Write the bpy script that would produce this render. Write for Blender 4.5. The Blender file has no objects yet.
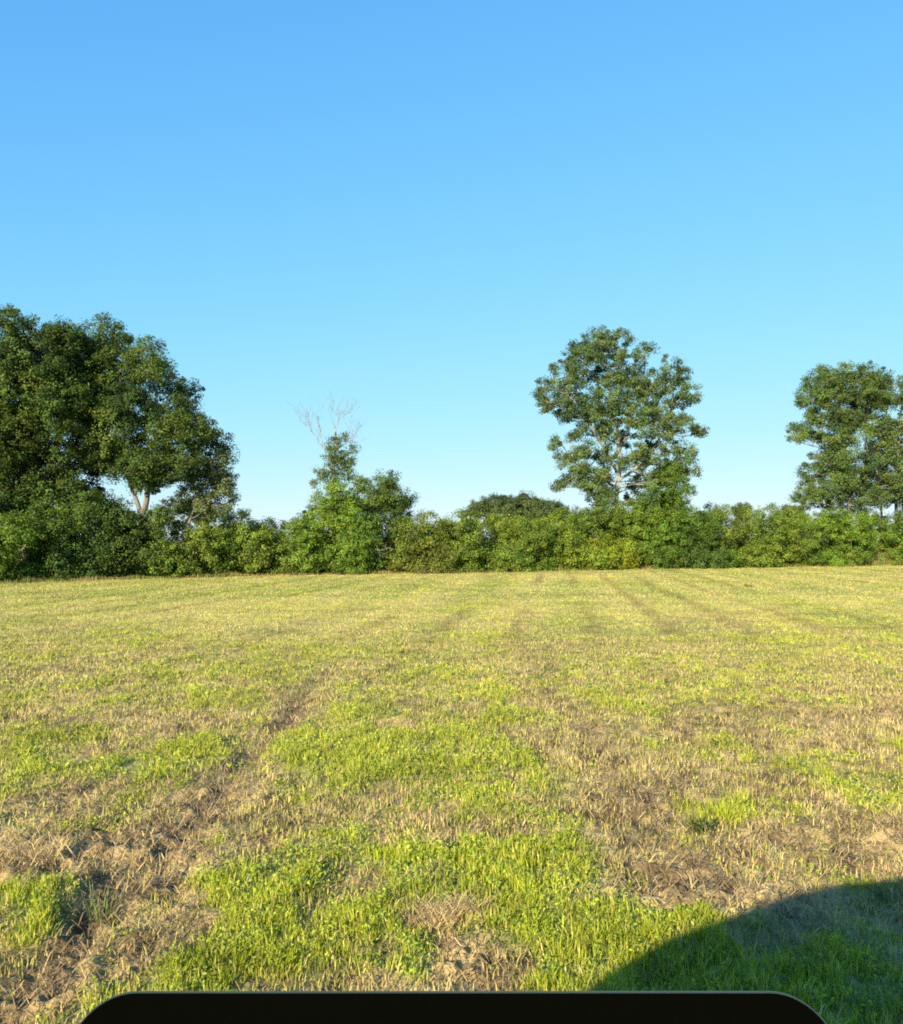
import bpy, bmesh, math
import numpy as np
from mathutils import Vector

# ------------------------------------------------------------------ camera, sky, sun, exposure
S = bpy.context.scene
COL = S.collection
R = math.radians
CAM_H = 1.70
FPX = 900.0                    # focal length in pixels of the 903 x 1024 picture
HOR = 540.0                    # picture row of the horizon
cam_d = bpy.data.cameras.new('camera')
cam = bpy.data.objects.new('camera', cam_d)
COL.objects.link(cam)
S.camera = cam
cam_d.sensor_fit = 'VERTICAL'
cam_d.sensor_height = 36.0
cam_d.lens = 36.0 * FPX / 1024.0
cam_d.clip_start = 0.02
cam_d.clip_end = 6000
PITCH = math.atan((HOR - 512.0) / FPX)
cam.location = (0, 0, CAM_H)
cam.rotation_euler = (R(90) + PITCH, 0, 0)

EXPO, SKY_STR = 1.25, .12
SKY_GAIN = 1 / (SKY_STR * 2 ** EXPO)
SUN_EL, SUN_AZ = 20.0, 205.0   # the sun stands low behind the viewer's left shoulder
w = bpy.data.worlds.new('World')
S.world = w
w.use_nodes = True
nt = w.node_tree
nt.nodes.clear()
sky = nt.nodes.new('ShaderNodeTexSky')
sky.sky_type = 'NISHITA'
sky.sun_disc = False
sky.sun_elevation = R(SUN_EL)
sky.sun_rotation = R(SUN_AZ)
sky.air_density = 1.0
sky.dust_density = 0.0
sky.ozone_density = 4.0
bg = nt.nodes.new('ShaderNodeBackground')
bg.inputs['Strength'].default_value = SKY_STR
wo = nt.nodes.new('ShaderNodeOutputWorld')
# the camera's soft shoulder on the bright low sky: k * x / (1 + x / s) for each channel
sep = nt.nodes.new('ShaderNodeSeparateColor'); cmb = nt.nodes.new('ShaderNodeCombineColor')
nt.links.new(sky.outputs[0], sep.inputs[0])
for ch, (kk, sh) in enumerate(((.187, 9.5), (.45, 3.0), (1.5, .80))):
    m1 = nt.nodes.new('ShaderNodeMath'); m1.operation = 'MULTIPLY'; m1.inputs[1].default_value = kk * SKY_GAIN
    m2 = nt.nodes.new('ShaderNodeMath'); m2.operation = 'MULTIPLY_ADD'; m2.inputs[1].default_value = 1 / sh; m2.inputs[2].default_value = 1
    m3 = nt.nodes.new('ShaderNodeMath'); m3.operation = 'DIVIDE'
    nt.links.new(sep.outputs[ch], m1.inputs[0]); nt.links.new(sep.outputs[ch], m2.inputs[0])
    nt.links.new(m1.outputs[0], m3.inputs[0]); nt.links.new(m2.outputs[0], m3.inputs[1])
    nt.links.new(m3.outputs[0], cmb.inputs[ch])
nt.links.new(cmb.outputs[0], bg.inputs[0])
nt.links.new(bg.outputs[0], wo.inputs[0])

sun_d = bpy.data.lights.new('sun', 'SUN')
sun_d.energy = 4.9
sun_d.angle = R(0.5)
sun_d.color = (1.0, 0.86, 0.62)
sun = bpy.data.objects.new('sun', sun_d)
COL.objects.link(sun)
to_sun = Vector((math.sin(R(SUN_AZ)) * math.cos(R(SUN_EL)), math.cos(R(SUN_AZ)) * math.cos(R(SUN_EL)), math.sin(R(SUN_EL))))
sun.rotation_euler = to_sun.to_track_quat('Z', 'Y').to_euler()
sun.location = (-30, -60, 30)

S.view_settings.view_transform = 'Standard'
S.view_settings.look = 'None'
S.view_settings.exposure = EXPO
S.view_settings.gamma = 1.0
S.view_settings.use_curve_mapping = False
S.render.engine = 'CYCLES'
S.cycles.max_bounces = 6
S.cycles.diffuse_bounces = 3
S.cycles.transmission_bounces = 3
S.cycles.use_denoising = False
S.cycles.filter_width = 1.9

rng = np.random.default_rng(7)
def reseed(text):                    # every plant keeps its own shape whatever else changes
    global rng
    rng = np.random.default_rng(sum((i + 1) * ord(c) for i, c in enumerate(text)))

# ------------------------------------------------------------------ helpers
def tag(o, label=None, cat=None, group=None, kind=None):
    if label: o['label'] = label
    if cat: o['category'] = cat
    if group: o['group'] = group
    if kind: o['kind'] = kind
    return o

def empty(name, loc, label, cat, group=None):
    o = bpy.data.objects.new(name, None)
    o.location = loc
    o.empty_display_size = 0.3
    COL.objects.link(o)
    return tag(o, label, cat, group)

def at(px, py, d):
    """point seen at picture position (px, py) at distance d along the view axis, as metres"""
    return np.array([(px - 451.5) / FPX * d, d, CAM_H + (HOR - py) / FPX * d])

def mesh_np(name, V, F, mat, parent=None, col=None, smooth=False):
    """V (n,3); F (m,k) one polygon size; col (n,3) colour per vertex"""
    me = bpy.data.meshes.new(name)
    V = np.asarray(V, np.float32); F = np.asarray(F, np.int32)
    m, k = F.shape
    me.vertices.add(len(V)); me.vertices.foreach_set('co', V.ravel())
    me.loops.add(m * k); me.loops.foreach_set('vertex_index', F.ravel())
    me.polygons.add(m)
    me.polygons.foreach_set('loop_start', np.arange(0, m * k, k, dtype=np.int32))
    me.polygons.foreach_set('loop_total', np.full(m, k, np.int32))
    if smooth: me.polygons.foreach_set('use_smooth', np.ones(m, bool))
    me.update(calc_edges=True)
    if col is not None:
        a = me.color_attributes.new('col', 'FLOAT_COLOR', 'POINT')
        c = np.ones((len(V), 4), np.float32); c[:, :3] = col
        a.data.foreach_set('color', c.ravel())
    me.materials.append(mat)
    o = bpy.data.objects.new(name, me)
    COL.objects.link(o)
    if parent is not None:
        o.parent = parent
        o.matrix_parent_inverse = parent_inv(parent)
    return o

def parent_inv(p):
    from mathutils import Matrix
    return (Matrix.Translation(p.location) @ p.rotation_euler.to_matrix().to_4x4()).inverted()

def bm_obj(name, bm, mat, parent=None, smooth=False):
    me = bpy.data.meshes.new(name)
    bm.to_mesh(me); bm.free()
    me.materials.append(mat)
    if smooth:
        for p in me.polygons: p.use_smooth = True
    o = bpy.data.objects.new(name, me)
    COL.objects.link(o)
    if parent is not None:
        o.parent = parent
        o.matrix_parent_inverse = parent_inv(parent)
    return o

def hash2(ix, iy, seed):
    h = (ix.astype(np.int64) * 374761393 + iy.astype(np.int64) * 668265263 + seed * 974634777) & 0xFFFFFFFF
    h = ((h ^ (h >> 13)) * 1274126177) & 0xFFFFFFFF
    h = (h ^ (h >> 16)) & 0xFFFFFF
    return h / float(0xFFFFFF)

def vnoise(x, y, seed=0):
    ix, iy = np.floor(x), np.floor(y)
    fx, fy = x - ix, y - iy
    fx = fx * fx * fx * (fx * (fx * 6 - 15) + 10); fy = fy * fy * fy * (fy * (fy * 6 - 15) + 10)
    a = hash2(ix, iy, seed); b = hash2(ix + 1, iy, seed)
    c = hash2(ix, iy + 1, seed); d = hash2(ix + 1, iy + 1, seed)
    return (a * (1 - fx) + b * fx) * (1 - fy) + (c * (1 - fx) + d * fx) * fy

def fbm(x, y, seed=0, oct=4):
    s = 0; amp = 1; tot = 0
    for i in range(oct):
        ca, sa = math.cos(i * 1.1 + .3), math.sin(i * 1.1 + .3)
        s = s + amp * vnoise((x * ca - y * sa) * 2 ** i + 17.3 * i, (x * sa + y * ca) * 2 ** i - 9.1 * i, seed + i)
        tot += amp; amp *= .55
    return s / tot                       # about 0..1, mean .5

def sstep(a, b, x):
    t = np.clip((x - a) / (b - a), 0, 1)
    return t * t * (3 - 2 * t)

# ------------------------------------------------------------------ materials
def mat_new(name):
    m = bpy.data.materials.new(name); m.use_nodes = True
    n = m.node_tree.nodes; n.clear()
    out = n.new('ShaderNodeOutputMaterial')
    return m, n, m.node_tree.links, out

def mat_leaf(name, trans=.3, gloss=.25, rough=.55):
    m, n, l, out = mat_new(name)
    a = n.new('ShaderNodeVertexColor'); a.layer_name = 'col'
    geo = n.new('ShaderNodeNewGeometry')
    nz = n.new('ShaderNodeTexNoise'); nz.inputs['Scale'].default_value = 1.3; nz.inputs['Detail'].default_value = 3
    l.new(geo.outputs['Position'], nz.inputs['Vector'])
    mr = n.new('ShaderNodeMapRange'); mr.inputs['From Min'].default_value = .3; mr.inputs['From Max'].default_value = .7
    mr.inputs['To Min'].default_value = .78; mr.inputs['To Max'].default_value = 1.22
    l.new(nz.outputs['Fac'], mr.inputs['Value'])
    mul = n.new('ShaderNodeVectorMath'); mul.operation = 'SCALE'
    l.new(a.outputs['Color'], mul.inputs[0]); l.new(mr.outputs[0], mul.inputs['Scale'])
    p = n.new('ShaderNodeBsdfPrincipled')
    p.inputs['Roughness'].default_value = rough
    p.inputs['Specular IOR Level'].default_value = gloss
    l.new(mul.outputs[0], p.inputs['Base Color'])
    t = n.new('ShaderNodeBsdfTranslucent')
    l.new(mul.outputs[0], t.inputs['Color'])
    mx = n.new('ShaderNodeMixShader'); mx.inputs[0].default_value = trans
    l.new(p.outputs[0], mx.inputs[1]); l.new(t.outputs[0], mx.inputs[2])
    l.new(mx.outputs[0], out.inputs['Surface'])
    return m

def mat_bark(name, c1, c2, scale=6):
    m, n, l, out = mat_new(name)
    tc = n.new('ShaderNodeTexCoord')
    mp = n.new('ShaderNodeMapping'); mp.inputs['Scale'].default_value = (1, 1, .25)
    nz = n.new('ShaderNodeTexNoise'); nz.inputs['Scale'].default_value = scale; nz.inputs['Detail'].default_value = 6
    l.new(tc.outputs['Object'], mp.inputs[0]); l.new(mp.outputs[0], nz.inputs['Vector'])
    cr = n.new('ShaderNodeValToRGB')
    cr.color_ramp.elements[0].position = .35; cr.color_ramp.elements[0].color = (*c1, 1)
    cr.color_ramp.elements[1].position = .65; cr.color_ramp.elements[1].color = (*c2, 1)
    l.new(nz.outputs['Fac'], cr.inputs[0])
    p = n.new('ShaderNodeBsdfPrincipled'); p.inputs['Roughness'].default_value = .9
    p.inputs['Specular IOR Level'].default_value = .15
    l.new(cr.outputs[0], p.inputs['Base Color'])
    b = n.new('ShaderNodeBump'); b.inputs['Strength'].default_value = .6; b.inputs['Distance'].default_value = .03
    l.new(nz.outputs['Fac'], b.inputs['Height']); l.new(b.outputs[0], p.inputs['Normal'])
    l.new(p.outputs[0], out.inputs['Surface'])
    return m

def mat_plain(name, c, rough=.5, metal=0, spec=.5, nscale=40, nvar=.12):
    m, n, l, out = mat_new(name)
    tc = n.new('ShaderNodeTexCoord')
    nz = n.new('ShaderNodeTexNoise'); nz.inputs['Scale'].default_value = nscale; nz.inputs['Detail'].default_value = 4
    l.new(tc.outputs['Object'], nz.inputs['Vector'])
    cr = n.new('ShaderNodeValToRGB')
    cr.color_ramp.elements[0].position = .3; cr.color_ramp.elements[1].position = .7
    cr.color_ramp.elements[0].color = (*[v * (1 - nvar) for v in c], 1)
    cr.color_ramp.elements[1].color = (*[v * (1 + nvar) for v in c], 1)
    l.new(nz.outputs['Fac'], cr.inputs[0])
    p = n.new('ShaderNodeBsdfPrincipled')
    p.inputs['Roughness'].default_value = rough; p.inputs['Metallic'].default_value = metal
    p.inputs['Specular IOR Level'].default_value = spec
    l.new(cr.outputs[0], p.inputs['Base Color'])
    l.new(p.outputs[0], out.inputs['Surface'])
    return m

M_LEAF = mat_leaf('leaf', .28, .18)
M_GRASS = mat_leaf('grass_blade', .35, .2, .5)
M_STRAW = mat_leaf('straw_blade', .2, .25, .6)
M_BARK_D = mat_bark('bark_brown', (.06, .05, .035), (.16, .135, .10))
M_BARK_P = mat_bark('bark_pale', (.105, .10, .085), (.235, .225, .195))
M_BARK_W = mat_bark('bark_bleached', (.15, .15, .135), (.30, .295, .27))

# ------------------------------------------------------------------ what grows where in the field
# hand-read patches: (x, y, radius across, radius in depth, weight)
def patches(lst):
    out = []
    for px, py, rx, ry, wt in lst:
        d = CAM_H * FPX / (py - HOR)
        d0 = CAM_H * FPX / (py + ry - HOR); d1 = CAM_H * FPX / (py - ry - HOR)
        out.append(((px - 451.5) / FPX * d, (d0 + d1) / 2, rx / FPX * d, (d1 - d0) / 2, wt))
    return out

GREEN = patches([
    (240, 930, 62, 60, 1.15), (40, 925, 62, 55, .95), (350, 930, 70, 55, 1.0), (425, 965, 45, 26, .9), (400, 890, 50, 22, .8),
    (560, 880, 80, 38, 1.1), (500, 870, 40, 25, .8), (650, 922, 80, 22, 1.0), (575, 915, 60, 22, 1.0), (600, 960, 60, 30, .35), (720, 950, 60, 40, .8),
    (860, 950, 60, 60, .65), (880, 905, 60, 24, .6), (860, 872, 50, 14, .8), (340, 750, 110, 30, .85), (480, 765, 80, 26, .6), (170, 772, 70, 22, .75),
    (20, 775, 30, 10, .9), (472, 690, 26, 16, 1.1), (592, 690, 36, 18, 1.0), (725, 818, 28, 30, 1.0), (720, 680, 55, 12, .8),
    (250, 702, 50, 12, .7), (660, 745, 60, 18, .3), (860, 770, 60, 16, .3), (560, 668, 40, 10, .5), (420, 655, 60, 10, .4),
    (130, 648, 80, 8, .4), (760, 640, 80, 8, .4), (330, 690, 30, 10, .5), (780, 700, 40, 8, .4), (95, 905, 16, 30, .6), (700, 760, 60, 12, .2), (860, 660, 50, 8, .4), (660, 700, 30, 8, .5)])
BARE = patches([
    (150, 850, 75, 45, 1.0), (110, 915, 36, 50, 1.0), (150, 960, 40, 40, .8), (60, 985, 50, 30, .8), (30, 855, 45, 24, .7), (445, 917, 45, 18, 1.1),
    (420, 722, 55, 26, .8), (125, 722, 110, 20, .7), (485, 838, 60, 22, .8), (690, 872, 90, 22, .8), (840, 825, 60, 26, .6), (850, 710, 100, 12, .7),
    (560, 690, 20, 40, .7), (510, 970, 40, 22, 1.0), (215, 800, 18, 30, .5), (640, 840, 60, 25, .5), (640, 790, 50, 20, .5), (800, 935, 50, 22, .45), (860, 1000, 50, 24, .5), (775, 905, 24, 12, .9), (762, 925, 18, 18, .8),
    (30, 690, 50, 12, .5), (650, 728, 80, 10, .6), (330, 830, 60, 20, .3), (300, 715, 20, 12, .4), (60, 800, 60, 14, .5)])

def psum(x, y, lst):
    s = np.zeros_like(x)
    wx = x + (fbm(x * 1.7, y * 1.7, 61, 3) - .5) * 1.1
    wy = y + (fbm(x * 1.7, y * 1.7, 62, 3) - .5) * 1.1
    for cx, cy, rx, ry, wt in lst:
        q = ((wx - cx) / rx) ** 2 + ((wy - cy) / ry) ** 2
        s = s + wt * np.exp(-q * .9)
    return s

def rowc(x, y):                       # coordinate across the mowing rows
    return x - .0016 * np.clip(y, 0, 70) ** 2

def masks(x, y):
    near = 1 - sstep(20, 45, y)
    n1 = fbm(x * .55, y * .30, 3, 4); n2 = fbm(x * 1.9, y * 1.3, 11, 3)
    row = .5 + .5 * np.sin(rowc(x, y) * 2 * math.pi / 2.86 + 1.1)
    n3 = fbm(x * 5.5, y * 4.0, 13, 3)
    g = .13 + 1.9 * (n1 - .5) + 2.0 * (n2 - .5) + 1.7 * (n3 - .5) * near + .18 * (row - .5) + .86 * psum(x, y, GREEN) * (1 - .25 * sstep(5, 9, y)) - .7 * psum(x, y, BARE) * near
    b = -.05 + 1.0 * (n3 - .5) + 1.6 * (fbm(x * .7, y * .38, 23, 4) - .5) + .8 * (fbm(x * 2.4, y * 1.7, 29, 3) - .5) + .9 * psum(x, y, BARE) - .55 * psum(x, y, GREEN)
    track = np.exp(-((x + 1.58 + .10 * (vnoise(y * .7, y * 0, 5) - .5)) / .13) ** 2) * (y > 2) * (1 - sstep(9, 13, y)) * 1.0
    track = track + np.exp(-((x - 1.27 - .15 * (vnoise(y * .6, y * 0 + 3, 5) - .5)) / .16) ** 2) * (1 - sstep(14, 20, y)) * sstep(5.5, 7, y) * .34
    track = track * np.clip(.25 + 1.3 * fbm(x * 1.8 + 4, y * .9, 33, 3) ** 1.3, 0, 1.1)
    b = b + track * .75; g = g - track * .8
    b = b * (1 - .75 * sstep(12, 34, y))
    return np.clip(g, 0, 1.15), np.clip(b, 0, 1), track

def tone(x, y):
    """0 swept straw .. 1 fresh aftermath, drawn out along the mowing rows"""
    r = x - .115 * y + .25 * (fbm(x * .12, y * .12, 81, 2) - .5)
    st = fbm(r * .35 + 5, y * .16, 83, 4); s2 = fbm(x * .8, y * .8, 85, 4); s3 = fbm(r * .10 - 9, y * .9, 88, 3)
    ph = r / 1.45
    brk = np.clip(1.6 * (vnoise(r * .3, y * .16, 90) - .05), .15, 1)
    line = np.exp(-((np.abs(ph % 1 - .5) * 1.45) / .20) ** 2) * brk * (.35 + 1.0 * (fbm(x * 2.2, y * 1.2, 92, 2)))
    dash = np.clip(3.2 * (fbm(x * .55 + 3, y * 1.5, 94, 4) - .56), 0, 1) * .8
    line = np.maximum(line, dash)
    return np.clip(.45 + 1.7 * (st - .5) + 1.7 * (s2 - .5) + 1.6 * (s3 - .5) + .42 * np.sin(2 * math.pi * ph / 2 + .6), 0, 1), np.clip(line, 0, 1)

def height(x, y):
    far = 1 - sstep(15, 45, np.abs(y))
    h = .05 * (fbm(x * .8, y * .8, 41, 3) - .5)
    h = h + far * (.045 * (fbm(x * 4.5, y * 4.5, 43, 3) - .5) + .03 * (fbm(x * 15, y * 15, 47, 2) - .5))
    g, b, track = masks(x, y)
    h = h + far * (.085 * (fbm(x * 9, y * 9, 53, 3) - .5) + .045 * (vnoise(x * 24, y * 24, 57) - .5)) * np.clip(b, 0, 1)
    h = h - (.038 - .006 * sstep(5, 8, y)) * track + .02 * np.minimum(g, 1)
    return h

# ------------------------------------------------------------------ ground: one sheet to the horizon
def build_ground():
    ys = [-60, -40, -25, -15, -9, -6, -4, -2.5, -1.2, 0, 1.0, 1.8, 2.4]
    y = 2.7
    while y < 72: ys.append(y); y *= 1.0052
    while y < 5000: ys.append(y); y *= 1.35
    ys = np.array(ys)
    s = np.concatenate([np.linspace(-1, 1, 461), np.array([1.1, 1.25, 1.5, 2, 3, 5, 9, 16, 30])])
    s = np.sort(np.concatenate([s, -s[-9:]]))
    Y, Sx = np.meshgrid(ys, s, indexing='ij')
    X = Sx * (1.6 + .60 * np.abs(Y))
    X = np.where(np.abs(Sx) > 3, X + np.sign(Sx) * 40 * (np.abs(Sx) - 3), X)
    g, b, tr = masks(X, Y)
    Z = height(X, Y)
    Z = np.where(Y > 90, 0, Z)
    # colours of the ground itself: soil, dry thatch, short green
    soil = np.array([.130, .088, .048]); straw = np.array([.46, .34, .15]); green = np.array([.21, .25, .045]); gold = np.array([.53, .47, .13])
    f1 = fbm(X * 9, Y * 5, 71, 3); f2 = fbm(X * 3, Y * 1.6, 73, 3)
    sw = np.clip(.48 + 2.0 * (f1 - .5) + .8 * (f2 - .5), 0, 1)
    C = soil + (straw - soil) * sw[..., None]
    far = sstep(7, 24, Y)
    # strips of swept hay and aftermath that the distance squeezes into streaks
    tn, ln = tone(X, Y)
    gw = np.clip(g * (.55 + .9 * f2), 0, 1) * (1 - .6 * b)
    Cf = gold + (green * 1.35 - gold) * tn[..., None]
    Cf = Cf * (1 - ln[..., None] * np.array([.34, .42, .36]))
    Cf = Cf + (np.array([.30, .22, .12]) - Cf) * (np.clip(b * .9 + 2.2 * (fbm(X * .5, Y * .4, 87, 3) - .62), 0, .8))[..., None]
    Cn = C + (green - C) * (gw * .75)[..., None]
    Cc = Cn + (Cf - Cn) * (far * .9)[..., None]
    Cc = Cc + (np.array([.075, .052, .030]) - Cc) * np.clip(tr * (.1 + .8 * f1), 0, .7)[..., None]
    V = np.stack([X, Y, Z], -1).reshape(-1, 3)
    nr, nc = X.shape
    i = np.arange(nr - 1)[:, None] * nc + np.arange(nc - 1)[None, :]
    F = np.stack([i, i + 1, i + nc + 1, i + nc], -1).reshape(-1, 4)
    m, n, l, out = mat_new('field_ground')
    a = n.new('ShaderNodeVertexColor'); a.layer_name = 'col'
    geo = n.new('ShaderNodeNewGeometry')
    n1 = n.new('ShaderNodeTexNoise'); n1.inputs['Scale'].default_value = 45; n1.inputs['Detail'].default_value = 5
    n2 = n.new('ShaderNodeTexNoise'); n2.inputs['Scale'].default_value = 6; n2.inputs['Detail'].default_value = 6
    for q in (n1, n2): l.new(geo.outputs['Position'], q.inputs['Vector'])
    ad = n.new('ShaderNodeMath'); ad.operation = 'ADD'
    l.new(n1.outputs['Fac'], ad.inputs[0]); l.new(n2.outputs['Fac'], ad.inputs[1])
    mr = n.new('ShaderNodeMapRange'); mr.inputs['From Min'].default_value = .6; mr.inputs['From Max'].default_value = 1.4
    mr.inputs['To Min'].default_value = .45; mr.inputs['To Max'].default_value = 1.5
    l.new(ad.outputs[0], mr.inputs['Value'])
    mul = n.new('ShaderNodeVectorMath'); mul.operation = 'SCALE'
    l.new(a.outputs['Color'], mul.inputs[0]); l.new(mr.outputs[0], mul.inputs['Scale'])
    p = n.new('ShaderNodeBsdfPrincipled'); p.inputs['Roughness'].default_value = .95
    p.inputs['Specular IOR Level'].default_value = .1
    l.new(mul.outputs[0], p.inputs['Base Color'])
    bp = n.new('ShaderNodeBump'); bp.inputs['Strength'].default_value = .8; bp.inputs['Distance'].default_value = .03
    l.new(ad.outputs[0], bp.inputs['Height']); l.new(bp.outputs[0], p.inputs['Normal'])
    l.new(p.outputs[0], out.inputs['Surface'])
    o = mesh_np('ground', V, F, m, None, Cc.reshape(-1, 3), smooth=True)
    tag(o, 'mown hay field of yellow-green grass with brown dry thatch', None, None, 'structure')
    return o
build_ground()

# ------------------------------------------------------------------ hedge line
HD_PX = [-200, 0, 140, 270, 450, 650, 903, 1150]
HD_D = [31.8, 35.4, 39.2, 43.5, 46.5, 52.5, 61.0, 70.0]
def hd(px): return float(np.interp(px, HD_PX, HD_D))

# ------------------------------------------------------------------ foliage and wood
def unit(v): return v / np.maximum(np.linalg.norm(v, axis=-1, keepdims=True), 1e-9)

def leaf_mesh(name, P, Nrm, size, aspect, colr, parent):
    n = len(P)
    t = unit(np.cross(Nrm, rng.normal(size=(n, 3))))
    u = np.cross(Nrm, t)
    L = size[:, None]; W = L * aspect
    v0 = P - t * L * .5
    v1 = P + u * W * .5 + Nrm * L * .10
    v2 = P + t * L * .5 - Nrm * L * .12
    v3 = P - u * W * .5 + Nrm * L * .10
    V = np.stack([v0, v1, v2, v3], 1).reshape(-1, 3)
    F = np.arange(4 * n).reshape(n, 4)
    return mesh_np(name, V, F, M_LEAF, parent, np.repeat(colr, 4, 0))

FOL = np.array([1.60, 1.62, 1.25])

def foliage(lobes, parent, name, colours, leaf=.10, dens=1.0, clump=.36, aspect=.62, per=46, flat=.8, zmin=.05, spread=1.0):
    """lobes: (centre, (rx, ry, rz)); leaves in clumps near each lobe's skin, thinner inside"""
    Ps, Ns, Cs, Ss, K = [], [], [], [], []
    base = np.array(colours, float) * FOL
    for c, r in lobes:
        c = np.array(c); r = np.array(r)
        area = 4 * math.pi * ((r[0] * r[1]) ** 1.6 / 3 + (r[0] * r[2]) ** 1.6 / 3 + (r[1] * r[2]) ** 1.6 / 3) ** (1 / 1.6)
        k = max(4, int(area / (clump ** 2 * 2.2) * dens))
        d = unit(rng.normal(size=(k, 3)))
        rad = rng.uniform(.45, 1.05, k) ** .8 * spread
        rad = np.where(rng.random(k) < .16, rad * rng.uniform(1.05, 1.2, k), rad)
        cc = c + d * r * rad[:, None]
        lobe_f = rng.uniform(.85, 1.15); lc = base[rng.integers(len(base))] * .6 + base[rng.integers(len(base))] * .4
        nl = rng.integers(int(per * .6), int(per * 1.4) + 1, k)
        idx = np.repeat(np.arange(k), nl)
        cr = clump * rng.uniform(.6, 1.3, k)
        cr = np.where(rad > 1.02, cr * .62, cr)
        off = unit(rng.normal(size=(len(idx), 3))) * (rng.random((len(idx), 1)) ** .55) * np.array([1.05, 1.05, 1.05 * flat])
        P = cc[idx] + off * cr[idx][:, None]
        out = unit(off * .9 + d[idx] * .8 + np.array([0, 0, .45]))
        N = unit(out * .9 + rng.normal(size=P.shape) * .48)
        cf = rng.uniform(.66, 1.34, k)[idx]
        col = lc * lobe_f * cf[:, None] * rng.uniform(.75, 1.25, (len(idx), 1))
        hue = rng.normal(0, .09, (len(idx), 1)) + rng.normal(0, .08, (k, 1))[idx]
        col = col * np.concatenate([1 + hue, np.ones_like(hue), 1 - hue * .6], 1)
        Ps.append(P); Ns.append(N); Cs.append(col); Ss.append(leaf * rng.uniform(.65, 1.35, len(idx)))
        K.append(cc)
    P = np.concatenate(Ps); N = np.concatenate(Ns); Cc = np.clip(np.concatenate(Cs), .004, .6); Sz = np.concatenate(Ss)
    keep = P[:, 2] > zmin
    o = leaf_mesh(name, P[keep], N[keep], Sz[keep], aspect, Cc[keep], parent)
    return o, np.concatenate(K)

class Wood:
    def __init__(s): s.V = []; s.F = []; s.n = 0
    def tube(s, pts, rad, sides=7):
        pts = np.asarray(pts, float); rad = np.asarray(rad, float); k = len(pts)
        tg = unit(np.gradient(pts, axis=0))
        ref = np.where(np.abs(tg[:, 2:3]) > .9, np.array([[1., 0, 0]]), np.array([[0, 0, 1.]]))
        a = unit(np.cross(tg, ref)); b = np.cross(tg, a)
        th = np.linspace(0, 2 * math.pi, sides, endpoint=False)
        ring = pts[:, None] + rad[:, None, None] * (np.cos(th)[None, :, None] * a[:, None] + np.sin(th)[None, :, None] * b[:, None])
        i = np.arange(k - 1)[:, None] * sides; j = np.arange(sides)[None]; j2 = (j + 1) % sides
        F = np.stack([i + j, i + j2, i + sides + j2, i + sides + j], -1).reshape(-1, 4) + s.n
        s.V.append(ring.reshape(-1, 3)); s.F.append(F); s.n += k * sides
    def limb(s, a, b, ra, rb, sag=.12, wob=.04, n=9, sides=7):
        a = np.array(a, float); b = np.array(b, float)
        L = np.linalg.norm(b - a); t = np.linspace(0, 1, n)[:, None]
        mid = (a + b) / 2 + np.array([0, 0, -sag * L]) + rng.normal(size=3) * wob * L
        p = (1 - t) ** 2 * a + 2 * t * (1 - t) * mid + t ** 2 * b
        p[1:-1] += rng.normal(size=(n - 2, 3)) * wob * L * .14
        s.tube(p, ra + (rb - ra) * t[:, 0] ** .8, sides)
        return p
    def build(s, name, mat, parent): return mesh_np(name, np.concatenate(s.V), np.concatenate(s.F), mat, parent, smooth=True)

def lobes_at(lst, d, depth, halfw, cx, dup=True, jit=.25, ymul=1.0, grow=1.0, dy0=0):
    """picture-measured crown lobes given a true place in depth round the trunk"""
    out = []
    for px, py, rx, ry in lst:
        rx, ry, py = (rx * .8 + ry * .2) * grow, (rx * .35 + ry * .65) * grow, py + dy0
        k = FPX / d
        wx = np.clip(1 - ((px - cx) / (halfw * 1.1)) ** 2, .12, 1) ** .5
        rr = (rx + ry) / 2 / k
        offs = [rng.uniform(-.2, .2)] if not dup else [-.62 + rng.uniform(-.2, .2), .62 + rng.uniform(-.2, .2)]
        for o in offs:
            dy = o * depth * wx
            dd = d + dy
            c = at(px + rng.normal() * rx * jit, py + rng.normal() * ry * jit, d)
            out.append((c + np.array([0, dy, 0]), (rx / k, max(rr * 1.1, depth * wx * .38), ry / k * ymul)))
    return out

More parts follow.
